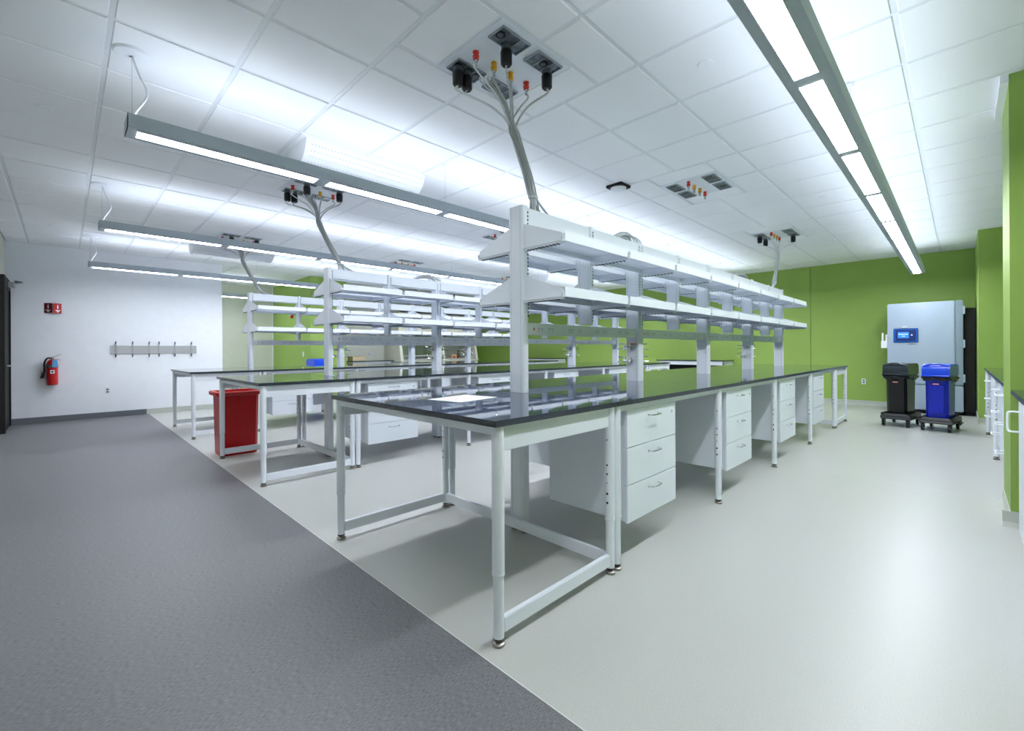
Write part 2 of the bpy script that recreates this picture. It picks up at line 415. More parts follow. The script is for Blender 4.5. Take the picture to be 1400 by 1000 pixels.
st3 = [(a_[0],a_[1],a_[2]-.12) for a_ in pl3]+[(-2.093,7.89+.15*k,CZ-.09) for k in range(4)]+[(-2.2,8.1,CZ-.03)]
bundle('b', 'bundle of white cables dropping to the far end of the front rack', st3, [(-2.07,8.16,2.74),(-2.07,8.08,2.5),(-2.07,7.98,2.32),(-2.07,7.95,2.24)], [(-2.07,7.6,2.08),(-2.07,7.9,2.08),(-2.07,7.75,2.1)], m='cablew', plugs=pl3)
def arc(cx, y0, y1, h, label, n=15):
    t = thing('cable_loop', label, 'cables', (cx, y0, 2.10), 0, 'cables looping over the rack tops')
    L = y1-y0
    for k in range(n):
        ox = random.uniform(-.035, .035); s = random.uniform(.8, 1.0)
        ye = L*(.45+.55*k/(n-1)); h2 = h*random.uniform(.75, 1.1)
        pts = [(ox, 0, 0), (ox, L*.12, .05*s), (ox*1.1, L*.45, h2*s), (ox, ye*.55+L*.3, h2*s*.85), (ox*.6, ye*.5+L*.5, -.02)]
        part('cable', MB().tube(bez(pts, 6), .005, MT['cable' if k % 3 else 'cablew'], 6), t)
for r, c0 in enumerate((-2.07, -5.12, -8.17)):
    arc(c0, 3.2, 3.78, .13, 'arched loop of grey cables over the %s rack, nearest the aisle' % rown[r], 15)
    arc(c0, 6.0, 6.8, .10, 'low tangle of pale cables on top of the %s rack, farthest from the aisle' % rown[r], 12)

# ------------------------------------------------------------------ pendant lamps
def pendant(cx, y0, nl, label):
    L = nl*1.185+.0
    t = thing('pendant_lamp', label, 'ceiling light', (cx, y0, 2.55), 0, 'long pendant lamps over the lab')
    hw = .10
    mb = MB().prism([(-hw,0),(-hw,.08),(-hw+.004,.08),(-hw+.004,.006),(hw-.004,.006),(hw-.004,.08),(hw,.08),(hw,0)], 'y', 0, L, MT['lampb'])
    for yy in (0, L-.004): mb.box(-hw, hw, yy, yy+.004, .0, .08, MT['lampb'])
    part('housing', mb, t)
    lm = MB().box(-.051,.051,.055,1.140,-.002,0,MT['lens']).mesh('lens')
    fm = MB().box(-.055,-.051,.05,1.145,-.004,0,MT['white']).box(.051,.055,.05,1.145,-.004,0,MT['white']).mesh('lens_rim')
    um = MB().add([(-.028,.03,.02),(0,.03,.084),(.028,.03,.02),(-.028,1.155,.02),(0,1.155,.084),(.028,1.155,.02)],[(0,1,4,3),(1,2,5,4)],MT['upl']).add([(-.028,.03,.02),(.028,.03,.02),(0,.03,.084)],[(0,1,2)],MT['white']).add([(-.028,1.155,.02),(.028,1.155,.02),(0,1.155,.084)],[(0,2,1)],MT['white']).mesh('uplight', smooth=False)
    for k in range(nl):
        link('lens', lm, t, (0, k*1.185, 0)); link('lens_rim', fm, t, (0, k*1.185, 0)); link('uplight', um, t, (0, k*1.185, 0))
    ks = [0.03]+[1.2*q for q in ((1, 3, 5, 7, 9) if cx > -1 else (2, 4, 6, 8))]
    for y in ks:
        if y > L: continue
        part('suspension_wire', MB().cyl((0,y,.08),(0,y,CZ-2.55-.005),.0015,MT['chrome'],n=6).lathe([(.012,CZ-2.55-.03),(.02,CZ-2.55-.012),(.025,CZ-2.55-.009)],MT['white'],12,(0,y,0)), t)
    H = CZ-2.55
    part('canopy', MB().lathe([(.02,H-.03),(.085,H-.022),(.095,H-.009)], MT['white'], 24, (0,.03,0)), t)
    part('power_cord', MB().tube(bez([(0,.03,H-.02),(.02,.06,H-.13),(.035,.10,H-.25),(.0,.05,H-.36),(0,.03,.075)],8), .006, MT['white'], 8), t)
    return t
pendant(-.53, .27, 9, 'long pendant lamp over the walkway, right of the front bench')
pendant(-3.59, .27, 9, 'long pendant lamp between the front and middle benches')
pendant(-6.64, .27, 9, 'long pendant lamp between the middle and back benches')
pendant(-9.72, .27, 8, 'long pendant lamp beside the white wall')
pendant(-12.73, 2.45, 1, 'short pendant lamp in the recess past the white wall')
# ceiling diffusers
def diffuser(cx, y0, label):
    t = thing('air_diffuser', label, 'air diffuser', (cx, y0, CZ-.008), 0, 'half-round ceiling diffusers')
    n = 14; pr = [(.27*math.cos(PI*k/n), -.21*math.sin(PI*k/n)) for k in range(n+1)]
    part('shell', MB().prism(pr, 'y', .01, 1.19, MT['white']), t)
    for yy in (0, 1.19): part('end_plate', MB().prism([(p[0]*1.02, p[1]*1.02) for p in pr], 'y', yy, yy+.01, MT['white']), t)
    pf = MB()
    for k in range(40):
        yy = .05+k*.0285
        for q in range(1, 5):
            th = PI*q/14
            pf.box(.27*math.cos(th)-.002, .27*math.cos(th)+.002, yy, yy+.012, -.21*math.sin(th)-.006, -.21*math.sin(th)+.006, MT['perf'])
    part('perforation', pf, t, stuff=True)
diffuser(-4.22, 1.47, 'large white half-round air diffuser behind the nearest left pendant lamp')
diffuser(-9.0, 1.5, 'grey-shaded half-round air diffuser near the white wall')
diffuser(-7.3, 8.3, 'small distant half-round air diffuser over the back of the lab')
# small ceiling fittings
for (x, y, lab) in ((-1.15,2.92,'round white sprinkler cover beside the nearest right pendant lamp'),(-1.16,6.5,'round white sprinkler cover halfway along the right walkway'),(-1.17,10.3,'round white sprinkler cover close to the far green wall'),(-4.84,-.10,'round sprinkler cover at the upper left over the grey floor'),(-9.24,-.11,'round sprinkler cover near the white wall corner')):
    tag(part('sprinkler_cover', MB().lathe([(.04,-.018),(.045,-.014),(.045,-.008),(.052,-.007),(.052,-.005)], MT['white'], 24), None, loc=(x,y,CZ)), lab, 'sprinkler', 'sprinkler covers')
t = thing('wireless_access_point', 'white dome ceiling device on a black square base above the front rack', 'ceiling device', (-2.70,4.40,CZ-.008))
part('base_plate', MB().box(-.1,.1,-.1,.1,-.03,0,MT['blackm']), t, .006)
part('dome', MB().lathe([(.01,-.075),(.05,-.068),(.08,-.05),(.088,-.03)], MT['white'], 24), t)

# ------------------------------------------------------------------ benches
TZ = .922; TT = .026
LX = .735          # leg offset from the bench centre line
def leg_mesh(hs):   # hs: side of the holes along y (+1/-1)
    mb = MB()
    mb.cyl((0,0,.29),(0,0,TZ-TT-.001),.026,MT['steel'],n=20).cyl((0,0,.03),(0,0,.292),.0225,MT['steel'],n=20)
    mb.lathe([(.026,.285),(.027,.29),(.027,.296),(.026,.30)], MT['steel'], 20)
    return mb.mesh('leg')
FOOTM = MB().lathe([(.024,0),(.027,.004),(.027,.012),(.02,.017),(.013,.019),(.013,.034)], MT['foot'], 16).lathe([(.0228,.026),(.0228,.033)], MT['black'], 16).mesh('levelling_foot')
def holes_mesh(hs):
    mb = MB()
    for z, r in ((.585,.005),(.537,.005),(.49,.003),(.432,.0065),(.383,.0065),(.72,.004)):
        mb.cyl((0,hs*.0245,z),(0,hs*.0268,z),r,MT['blackm'],n=10)
    return mb.mesh('bolt_holes')
LEGM = leg_mesh(1); HOLEM = {1: holes_mesh(1), -1: holes_mesh(-1)}
def leg(t, x, y, hs):
    l = link('leg', LEGM, t, (x, y, 0)); link('levelling_foot', FOOTM, l); link('bolt_holes', HOLEM[hs], l)['kind'] = 'stuff'
def worktop(t, x0, x1, y0, y1):
    return part('worktop', MB().box(x0, x1, y0, y1, TZ-TT, TZ, MT['edge'], MT['top']), t, .0015)
def end_table(cx, y0, flip, label):
    # y0 = aisle-side edge; flip=1 turns it so the open side faces the far wall
    t = thing('end_table', label, 'table', (cx, y0, 0), 0, 'end tables of the benches')
    L = .9; ya, yb = .045, .87
    worktop(t, -.77, .77, 0, L)
    for sx in (-1, 1):
        leg(t, sx*LX, ya, 1); leg(t, sx*LX, yb, -1)
        part('side_apron', MB().box(sx*LX-.011, sx*LX+.011, ya+.024, yb-.024, .79, TZ-TT-.001, MT['steel']), t, .002)
        part('side_stretcher', MB().box(sx*LX-.013, sx*LX+.013, ya+.022, yb-.02, .045, .108, MT['steel']), t, .003)
    for yy in (ya, yb):
        part('end_rail', MB().box(-LX+.024, LX-.024, yy-.012, yy+.012, .855, TZ-TT-.001, MT['steel']), t, .002)
    yy = ya if flip else yb
    part('cross_stretcher', MB().box(-LX+.02, LX-.02, yy-.013, yy+.013, .045, .108, MT['steel']), t, .003)
    return t
BAY = 1.524; YS = 2.108
def core_bench(cx, label):
    t = thing('lab_bench', label, 'bench', (cx, YS, 0), 0, 'long lab benches')
    for k in range(4): worktop(t, -.77, .77, k*BAY+.002, (k+1)*BAY-.001)
    ly = [.03, 1.497, 2.99, 4.52, 6.05]
    for sx in (-1, 1):
        for k, y in enumerate(ly): leg(t, sx*LX, y, 1 if k == 0 else -1)
        for k in range(4):
            part('front_rail', MB().box(sx*LX-.013, sx*LX+.013, ly[k]+.024, ly[k+1]-.024, .862, TZ-TT-.001, MT['steel']), t, .002)
    for k, y in enumerate(ly):
        part('cross_beam', MB().box(-LX+.024, LX-.024, y-.012, y+.012, .83, TZ-TT-.001, MT['steel']), t, .002)
    return t
BX = [-2.07, -5.12, -8.17]
side = {1: 'right', -1: 'left'}
for r, cx in enumerate(BX):
    core_bench(cx, 'long black-topped bench with white legs, %s row of three' % rown[r])
    end_table(cx, 1.205, 0, 'white-legged black-topped end table at the aisle end of the %s bench' % rown[r])
    end_table(cx, YS+4*BAY+.003, 1, 'black-topped end table at the far end of the %s bench' % rown[r])

# drawer cabinets
def handle_mesh():
    P = bez([(0,-.06,0),(.028,-.052,0),(.034,-.02,.0),(.034,.02,0),(.028,.052,0),(0,.06,0)], 5)
    mb = MB().tube(P, .0038, MT['chrome'], 8)
    for s in (-1, 1): mb.cyl((-.001,s*.06,0),(.004,s*.06,0),.007,MT['chrome'],n=10)
    return mb.mesh('handle')
HM = handle_mesh()
def cabinet(cx, y, s, label):
    t = thing('drawer_cabinet', label, 'cabinet', (cx, y, 0), 0 if s > 0 else PI, 'hanging three-drawer cabinets')
    # local: front face towards +x at x = .74 ; y from -.305 to .305
    part('body', MB().box(.16,.719,-.298,.298,.222,.862,MT['cab']), t, .002)
    for z0, z1 in ((.216,.427),(.431,.641),(.645,.858)):
        dr = part('drawer_front', MB().box(.722,.740,-.303,.303,z0,z1,MT['cab']), t, .002)
        link('handle', HM, dr, (.739, 0, z1-.05))
    part('lock', MB().cyl((.739,.25,.80),(.742,.25,.80),.008,MT['chrome'],n=12), t)
    return t
bayn = ['first', 'second', 'third', 'fourth']
proto = None
for r, cx in enumerate(BX):
    for k in range(4):
        for s in (1, -1):
            y = YS+k*BAY+.14+.303 if s > 0 else YS+k*BAY+(1.524-.14-.303)
            lab = 'three-drawer white cabinet on the %s side of the %s bench, %s bay from the aisle' % (side[s], rown[r], bayn[k])
            if proto is None: proto = cabinet(cx, y, s, lab)
            else: copy_tree(proto, (cx, y, 0), 0 if s > 0 else PI, lab)

# ------------------------------------------------------------------ shelving racks
HB = BAY/2
def slots(h0, h1, xs_, ys_, name='slot_row'):
    mb = MB(); z = h0
    while z < h1:
        for x in xs_:
            for y in ys_: mb.box(x-.0006, x+.0006, y-.0042, y+.0042, z, z+.014, MT['hole'])
        z += .0254
    return mb.mesh(name, smooth=False)
POSTW = .064
def post_mesh(h0, hy, name):
    c = .014; W = POSTW
    poly = [(-W,-hy+.004),(-W+.004,-hy),(W-.004-c,-hy),(W-c+.004,-hy),(W-.003,-hy+.006),(W,-hy+.014),(W,hy-.014),(W-.003,hy-.006),(W-c+.004,hy),(-W+c-.004,hy),(-W+.003,hy-.006),(-W,hy-.014)]
    poly = [(-W,-hy+.012),(-W+.003,-hy+.005),(-W+.010,-hy),(W-.010,-hy),(W-.003,-hy+.005),(W,-hy+.012),(W,hy-.012),(W-.003,hy-.005),(W-.010,hy),(-W+.010,hy),(-W+.003,hy-.005),(-W,hy-.012)]
    mb = MB().prism(poly, 'z', h0, 2.155, MT['steel'])
    mb.box(-W+.022, -W+.024, -hy-.0004, -hy+.001, h0, 2.15, MT['lampb']).box(W-.024, W-.022, -hy-.0004, -hy+.001, h0, 2.15, MT['lampb'])
    return mb.mesh(name)
PM_E = post_mesh(.02, .029, 'post'); PM_M = post_mesh(.02, .046, 'post'); PM_H = post_mesh(1.40, .020, 'hanging_post')
SL_E = slots(1.42, 2.12, (-POSTW, POSTW), (.022,)); SL_EF = slots(1.42, 2.12, (-POSTW, POSTW), (-.022,)); SL_M = slots(1.42, 2.12, (-POSTW, POSTW), (-.02, .024)); SL_H = slots(1.42, 2.12, (-POSTW, POSTW), (.010,))
FEET = MB()
for sx in (-.045, .045): FEET.lathe([(.022,0),(.025,.004),(.025,.01),(.012,.014),(.012,.03)], MT['foot'], 14, (sx,0,0))
FEET = FEET.mesh('levelling_feet')
def shelf_mesh():
    L = HB-.034; x0, x1 = .078, .385; t = .0025; mb = MB(); h = .062
    mb.box(x0, x1, 0, L, h-.018, h-.018+t, MT['steel'])            # deck
    mb.box(x1-t, x1, 0, L, 0, h, MT['steel'])                       # front fascia
    mb.box(x1-.022, x1, 0, L, 0, t, MT['steel'])
    mb.box(x0, x0+t, 0, L, .008, h-.016, MT['steel'])               # back lip
    mb.box(x0, x0+.02, 0, L, .008, .008+t, MT['steel'])
    for yy in (0, L-t): mb.box(x0, x1, yy, yy+t, .01, h-.016, MT['steel'])
    return mb.mesh('shelf', smooth=False)
SHM = shelf_mesh()
def bracket_mesh(end):
    mb = MB(); t = .0025; T = .385
    mb.prism([(.06,0),(T,0),(T,.038),(T-.012,.050),(.10,.150),(.06,.160)], 'y', -t, t, MT['steel'])
    mb.box(.06, T+.004, -.016, .016, -.003, .0, MT['steel'])
    mb.box(.07, T, -.010, -.008, -.016, .0, MT['steel']).box(.07, T, .008, .010, -.016, .0, MT['steel'])
    for k in range(9): mb.box(.10+k*.03, .112+k*.03, -.013, .013, -.021, -.015, MT['grey'])
    mb.box(T-.002, T+.004, -.014, .014, .0, .022, MT['lampb'])
    return mb.mesh('bracket', smooth=False)
BRM = bracket_mesh(0)
OUTM = MB()
for yy in (-.055, .055):
    if yy < 0: OUTM.box(-.001,.0015,-.09,.09,-.026,.026,MT['rail'])
    for dy in (-.016, .016):
        OUTM.box(.0015,.0022,yy+dy-.008,yy+dy-.005,.0,.010,MT['grey']).box(.0015,.0022,yy+dy+.004,yy+dy+.007,.0,.010,MT['grey']).cyl((.0015,yy+dy,-.010),(.0022,yy+dy,-.010),.0035,MT['grey'],n=8)
OUTM = OUTM.mesh('outlet', smooth=False)
def valve_mesh(lev):
    mb = MB()
    mb.cyl((0,0,0),(0,-.012,0),.02,MT['chrome'],n=14).cyl((0,-.01,0),(0,-.07,0),.009,MT['chrome'],n=10)
    mb.cyl((-.035,-.05,0),(.035,-.05,0),.014,MT['chrome'],n=12)
    for s in (-1, 1):
        mb.tube(bez([(s*.03,-.05,0),(s*.05,-.08,-.008),(s*.06,-.125,-.008)],4), .0055, MT['chrome'], 8)
        mb.cyl((s*.03,-.05,.0),(s*.03,-.05,.038),.007,MT['chrome'],n=8)
    mb.cyl((-.035,-.05,.036),(-.085,-.06,.036),.0055,MT['chrome'],n=8).cyl((.03,-.05,.036),(.09,-.06,.036),.006,MT[lev],n=8)
    return mb.mesh('gas_valve')
VM = [valve_mesh('orange'), valve_mesh('chrome')]
def rack(cx, label):
    t = thing('shelving_rack', label, 'shelving rack', (cx-.008, YS+.028, 0), 0, 'double-sided shelving racks')
    py_ = [.01, BAY-.01, 2*BAY, 3*BAY, 4*BAY-.02]
    for k, y in enumerate(py_):
        e = k in (0, 4)
        p = link('post', PM_E if e else PM_M, t, (0, y, 0))
        link('slot_row', (SL_E if k == 0 else SL_EF if k == 4 else SL_M), p)['kind'] = 'stuff'; link('levelling_feet', FEET, p)
        if k in (1, 3):
            for q, z in enumerate((1.215, 1.10)):
                for sgn in (1, -1):
                    v = link('gas_valve', VM[0 if (q == 0 and k == 1) else 1], p, (-.02, -.046*sgn, z))
                    if sgn < 0: v.rotation_euler = (0, 0, PI)
    for k in range(4):
        p = link('hanging_post', PM_H, t, (0, k*BAY+HB, 0)); link('slot_row', SL_H, p)['kind'] = 'stuff'
    for k in range(8):
        ya, yb = k*HB+.03, (k+1)*HB-.03
        if k == 0: ya = .03
        part('top_rail', MB().box(-.058,-.054,ya,yb,2.03,2.145,MT['steel']).box(.054,.058,ya,yb,2.03,2.145,MT['steel']).box(-.058,.058,ya,yb,2.03,2.034,MT['steel']), t)
    for k in range(4):
        ya, yb = py_[k]+.03, py_[k+1]-.03
        pr = part('power_rail', MB().box(-.035,.035,ya,yb,1.305,1.385,MT['rail']), t, .003)
        for q in range(4):
            yy = ya+.2+q*.34
            link('outlet', OUTM, pr, (.0355, yy, 1.345))
            o = link('outlet', OUTM, pr, (-.0355, yy, 1.345)); o.rotation_euler = (0, 0, PI)
        for s in (-1, 1):
            o = part('indicator', MB().box(-.001*s,.001*s,-.008,.008,-.008,.008,MT['orange']), pr, loc=(s*.0358, ya+.08, 1.345))
    for z in (1.868, 1.528):
        for s in (1, -1):
            rz = 0 if s > 0 else PI
            for k in range(9):
                y = k*HB
                y = .0 if k == 0 else (8*HB-.005 if k == 8 else y)
                b = link('bracket', BRM, t, (0, y, z)); b.rotation_euler = (0, 0, rz)
            for k in range(8):
                sh = link('shelf', SHM, t, (0, k*HB+.017 if s > 0 else (k+1)*HB-.017, z)); sh.rotation_euler = (0, 0, rz)
    return t
for r, cx in enumerate(BX): rack(cx, 'two-tier white metal shelving rack standing along the %s bench' % rown[r])

# paper on the front bench
t = thing('poster_sheet', 'white printed sheet lying on the near end of the front bench', 'paper', (-2.05, 1.645, TZ+.0006), math.radians(8))
part('sheet', MB().box(-.13,.13,-.16,.16,0,.001,MT['paper']), t)
part('printed_area', MB().box(-.09,.09,-.11,.11,.001,.0014,MT['paperp']), t)

# ------------------------------------------------------------------ things on the left wall
t = thing('coat_rack', 'long brushed-metal coat rail with six upright hooks on the white wall', 'coat rack', (-11.1, 0, 0))
part('rail', MB().box(0,.015,.60,1.92,1.165,1.32,MT['alum']), t, .003)
for y in (.675, .915, 1.16, 1.31, 1.56, 1.83):
    part('hook', MB().box(.015,.024,y-.011,y+.011,1.10,1.38,MT['steelb']).tube(bez([(.02,y,1.36),(.06,y,1.37),(.075,y,1.40)],4), .008, MT['grey'], 8).tube(bez([(.02,y,1.16),(.05,y,1.12),(.07,y,1.15)],4), .008, MT['grey'], 8), t)
t = thing('fire_extinguisher', 'red fire extinguisher with black hose hanging on the white wall', 'fire extinguisher', (-11.1+.09, -.145, .64))
part('cylinder', MB().lathe([(.055,0),(.068,.008),(.07,.02),(.07,.36),(.062,.40),(.04,.43),(.02,.445)], MT['extred'], 24), t)
part('label_band', MB().lathe([(.0705,.30),(.0708,.301),(.0708,.345),(.0705,.346)], MT['grey'], 24).box(.064,.0725,-.025,.028,.20,.26,MT['paper']).cyl((.0725,0,.23),(.0735,0,.23),.014,MT['black'],n=12), t)
part('service_tag', MB().box(.03,.078,.0,.062,.31,.43,MT['tagblue']), t, .003)
part('valve_head', MB().cyl((0,0,.44),(0,0,.48),.018,MT['chrome'],n=12).prism([(-.02,.475),(.11,.53),(.115,.525),(-.015,.465)],'x',-.01,.01,MT['chrome']).prism([(-.02,.465),(.10,.435),(.10,.427),(-.02,.455)],'x',-.01,.01,MT['chrome']), t)
part('hose', MB().tube(bez([(0,-.01,.46),(0,-.06,.46),(0,-.095,.38),(0,-.095,.25),(0,-.11,.19)],6), .013, MT['black'], 10).cyl((0,-.105,.22),(0,-.125,.12),.017,MT['black'],r1=.022,n=12), t)
part('wall_bracket', MB().box(-.09,-.07,-.03,.03,.1,.42,MT['grey']), t)
t = thing('extinguisher_sign', 'small two-panel red fire extinguisher sign projecting from the white wall', 'sign', (-11.1, -.135, 1.965))
for s, m in ((-1, 'signdark'), (1, 'signred')):
    pn = part('sign_panel', MB().prism([(0,s*.10),(.075,s*.006),(.078,s*.008),(.004,s*.104)], 'z', -.085, .085, MT[m]), t, label='darker red sign panel facing the door' if s < 0 else 'bright red sign panel facing the benches')
    # white arrow and pictogram on each face
    def onf(f, z, e=.006):   # f: 0 at wall, 1 at the nose
        p = Vector((.075*f, s*(.10+(.006-.10)*f), z)); nrm = Vector((.094, s*.075, 0)).normalized()
        return p+nrm*(e+.003)
    mb = MB()
    def quad(f0, f1, z0, z1): mb.add([onf(f0,z0),onf(f1,z0),onf(f1,z1),onf(f0,z1)], [(0,1,2,3)], MT['paper'])
    quad(.42,.58,-.01,.045); quad(.46,.54,.045,.06); quad(.2,.8,-.045,-.03)
    mb.add([onf(.3,-.05),onf(.7,-.05),onf(.5,-.075)], [(0,1,2)], MT['paper'])
    part('pictogram', mb, pn)
def wall_outlet(name, loc, rz, label):
    t = thing(name, label, 'outlet', loc, rz)
    part('cover_plate', MB().box(0,.006,-.036,.036,-.058,.058,MT['tee']), t, .002)
    for z in (-.022, .022): part('socket', MB().box(.006,.007,-.016,.016,z-.014,z+.014,MT['grey']), t)
    return t
wall_outlet('wall_outlet', (-11.1, .56, .49), 0, 'white wall outlet low on the white wall below the coat rail')
wall_outlet('wall_outlet', (-1.43, 11.9, .50), -PI/2, 'white wall outlet low on the far green wall beside the freezer')
wall_outlet('wall_outlet', (-12.2, 6.3, 1.10), 0, 'white wall outlet above the wall counter beside the fume hoods')
t = thing('wall_switch', 'narrow white switch plate on the left green wall block', 'switch', (-11.69, 4.26, 1.12), -PI/2)
part('plate', MB().box(0,.008,-.035,.035,-.065,.065,MT['white']), t, .002); part('toggle', MB().box(.008,.012,-.01,.01,-.02,.02,MT['paper']), t)
t = thing('fire_alarm', 'small red fire alarm strobe high on the left green wall block', 'fire alarm', (-12.45, 4.26, 2.15), -PI/2)
part('box', MB().box(0,.05,-.06,.06,-.08,.08,MT['extred']), t, .004); part('strobe', MB().box(.05,.07,-.03,.03,-.02,.03,MT['paper']), t, .003)

# ------------------------------------------------------------------ red bin under the middle bench's end
t = thing('waste_bin', 'open red plastic waste bin under the end of the middle bench', 'bin', (-6.10, 1.445, 0))
def bin_body(bw, bd, tw_, td, h, m, rim=.03):
    mb = MB(); T = .004
    # outer shell with folded corners
    def ring(wx, wy, z, c=.03): return [(-wx+c,-wy,z),(wx-c,-wy,z),(wx,-wy+c,z),(wx,wy-c,z),(wx-c,wy,z),(-wx+c,wy,z),(-wx,wy-c,z),(-wx,-wy+c,z)]
    rs = [ring(bw,bd,0),ring(bw+.006,bd+.006,.02),ring(tw_-.012,td-.012,h-.06),ring(tw_-.006,td-.006,h-.05),ring(tw_+rim,td+rim,h-.045),ring(tw_+rim+.004,td+rim+.004,h-.01),ring(tw_+rim-.004,td+rim-.004,h),ring(tw_-.01,td-.01,h),ring(tw_-.016,td-.016,h-.06),ring(bw-T,bd-T,.012)]
    vs = [p for r_ in rs for p in r_]; n = 8
    fs = [(j*n+i, j*n+(i+1) % n, (j+1)*n+(i+1) % n, (j+1)*n+i) for j in range(len(rs)-1) for i in range(n)]
    fs += [tuple(range(n-1,-1,-1)), tuple(range((len(rs)-1)*n, len(rs)*n))]
    return mb.add(vs, fs, m)
part('body', bin_body(.15, .185, .18, .215, .74, MT['binred'], .022), t)
part('channel_rib', MB().frust((.150,.166,-.006,.006),(.160,.178,-.006,.006),.36,.66,MT['binred']), t)

# ------------------------------------------------------------------ freezer and bins at the far right
t = thing('lab_freezer', 'tall silver upright freezer with a blue display, against the far green wall', 'freezer', (-.465, 11.1, 0))
part('cabinet', MB().box(-.50,.50,.06,.78,.05,2.03,MT['frzside']), t, .01)
dr = part('door', MB().box(-.51,.41,0,.06,.535,2.035,MT['frz']), t, .012)
part('hinge_strip', MB().box(.415,.51,.005,.06,.535,2.035,MT['frzside']), t, .01)
for z in (.66, 1.27, 1.86): part('hinge', MB().box(.505,.535,.0,.05,z-.07,z+.07,MT['frz']), t, .004)
lp = part('lower_panel', MB().box(-.51,.51,.004,.06,.07,.52,MT['frz']), t, .008)
vt = MB()
for c0 in (.28,.305,.33,.355,.38): 
    for k in range(14): vt.box(c0,c0+.01,.001,.005,.12+k*.026,.132+k*.026,MT['hole'])
for k in range(14): vt.box(.10,.11,.001,.005,.12+k*.026,.132+k*.026,MT['hole'])
for c0 in (-.36,-.335,-.31):
    for k in range(14): vt.box(c0,c0+.01,.001,.005,.12+k*.026,.132+k*.026,MT['hole'])
part('vent_holes', vt, lp, stuff=True)
dp = part('display_panel', MB().box(-.42,-.07,-.015,.002,1.30,1.565,MT['fdisp']), dr, .012)
dp.name = 'display_panel'
part('display_bezel', MB().box(-.385,-.105,-.022,-.012,1.335,1.53,MT['fdark']), t, .006)
part('screen', MB().box(-.355,-.20,-.025,-.020,1.385,1.50,MT['screen']), t, .002)
part('screen_text', MB().box(-.345,-.21,-.0265,-.0248,1.45,1.463,MT['screenw']).box(-.30,-.25,-.0265,-.0248,1.415,1.426,MT['screenw']), t)
part('lock_button', MB().cyl((-.16,-.022,1.44),(-.16,-.028,1.44),.012,MT['screenw'],n=12), t)
part('latch_handle', MB().box(-.60,-.51,-.03,.03,1.20,1.34,MT['white']).box(-.59,-.565,-.04,.01,1.34,1.49,MT['white']).box(-.535,-.51,-.03,.02,1.34,1.46,MT['white']), t, .006)
part('badge', MB().box(-.10,.06,-.004,.001,1.935,1.95,MT['alum']), t); part('nameplate', MB().box(-.22,-.10,-.004,.001,1.265,1.277,MT['grey']), t)
part('top_lock', MB().box(-.30,-.22,-.03,.01,1.58,1.60,MT['white']), t, .003)
for sx in (-.45, .45):
    for sy in (.12, .7): part('caster', MB().cyl((sx-.02,sy,.03),(sx+.02,sy,.03),.03,MT['black'],n=14).box(sx-.03,sx+.03,sy-.02,sy+.02,.05,.06,MT['black']), t)
part('toe_plate', MB().box(-.48,.48,.05,.06,.035,.07,MT['blackm']), t)
t = thing('shadow_gap_block', 'added black upright block standing for the dark shade in the gap beside the freezer', 'cabinet', (.125, 11.86, 0))  # black block added to stand for the shade in this gap
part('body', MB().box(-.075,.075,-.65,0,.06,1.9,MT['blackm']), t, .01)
part('shadow_block_face', MB().box(-.06,.06,-.656,-.65,.12,1.8,MT['blackm']), t); part('plinth', MB().box(-.06,.06,-.6,-.02,0,.06,MT['blackm']), t)  # face and foot of the added shade block

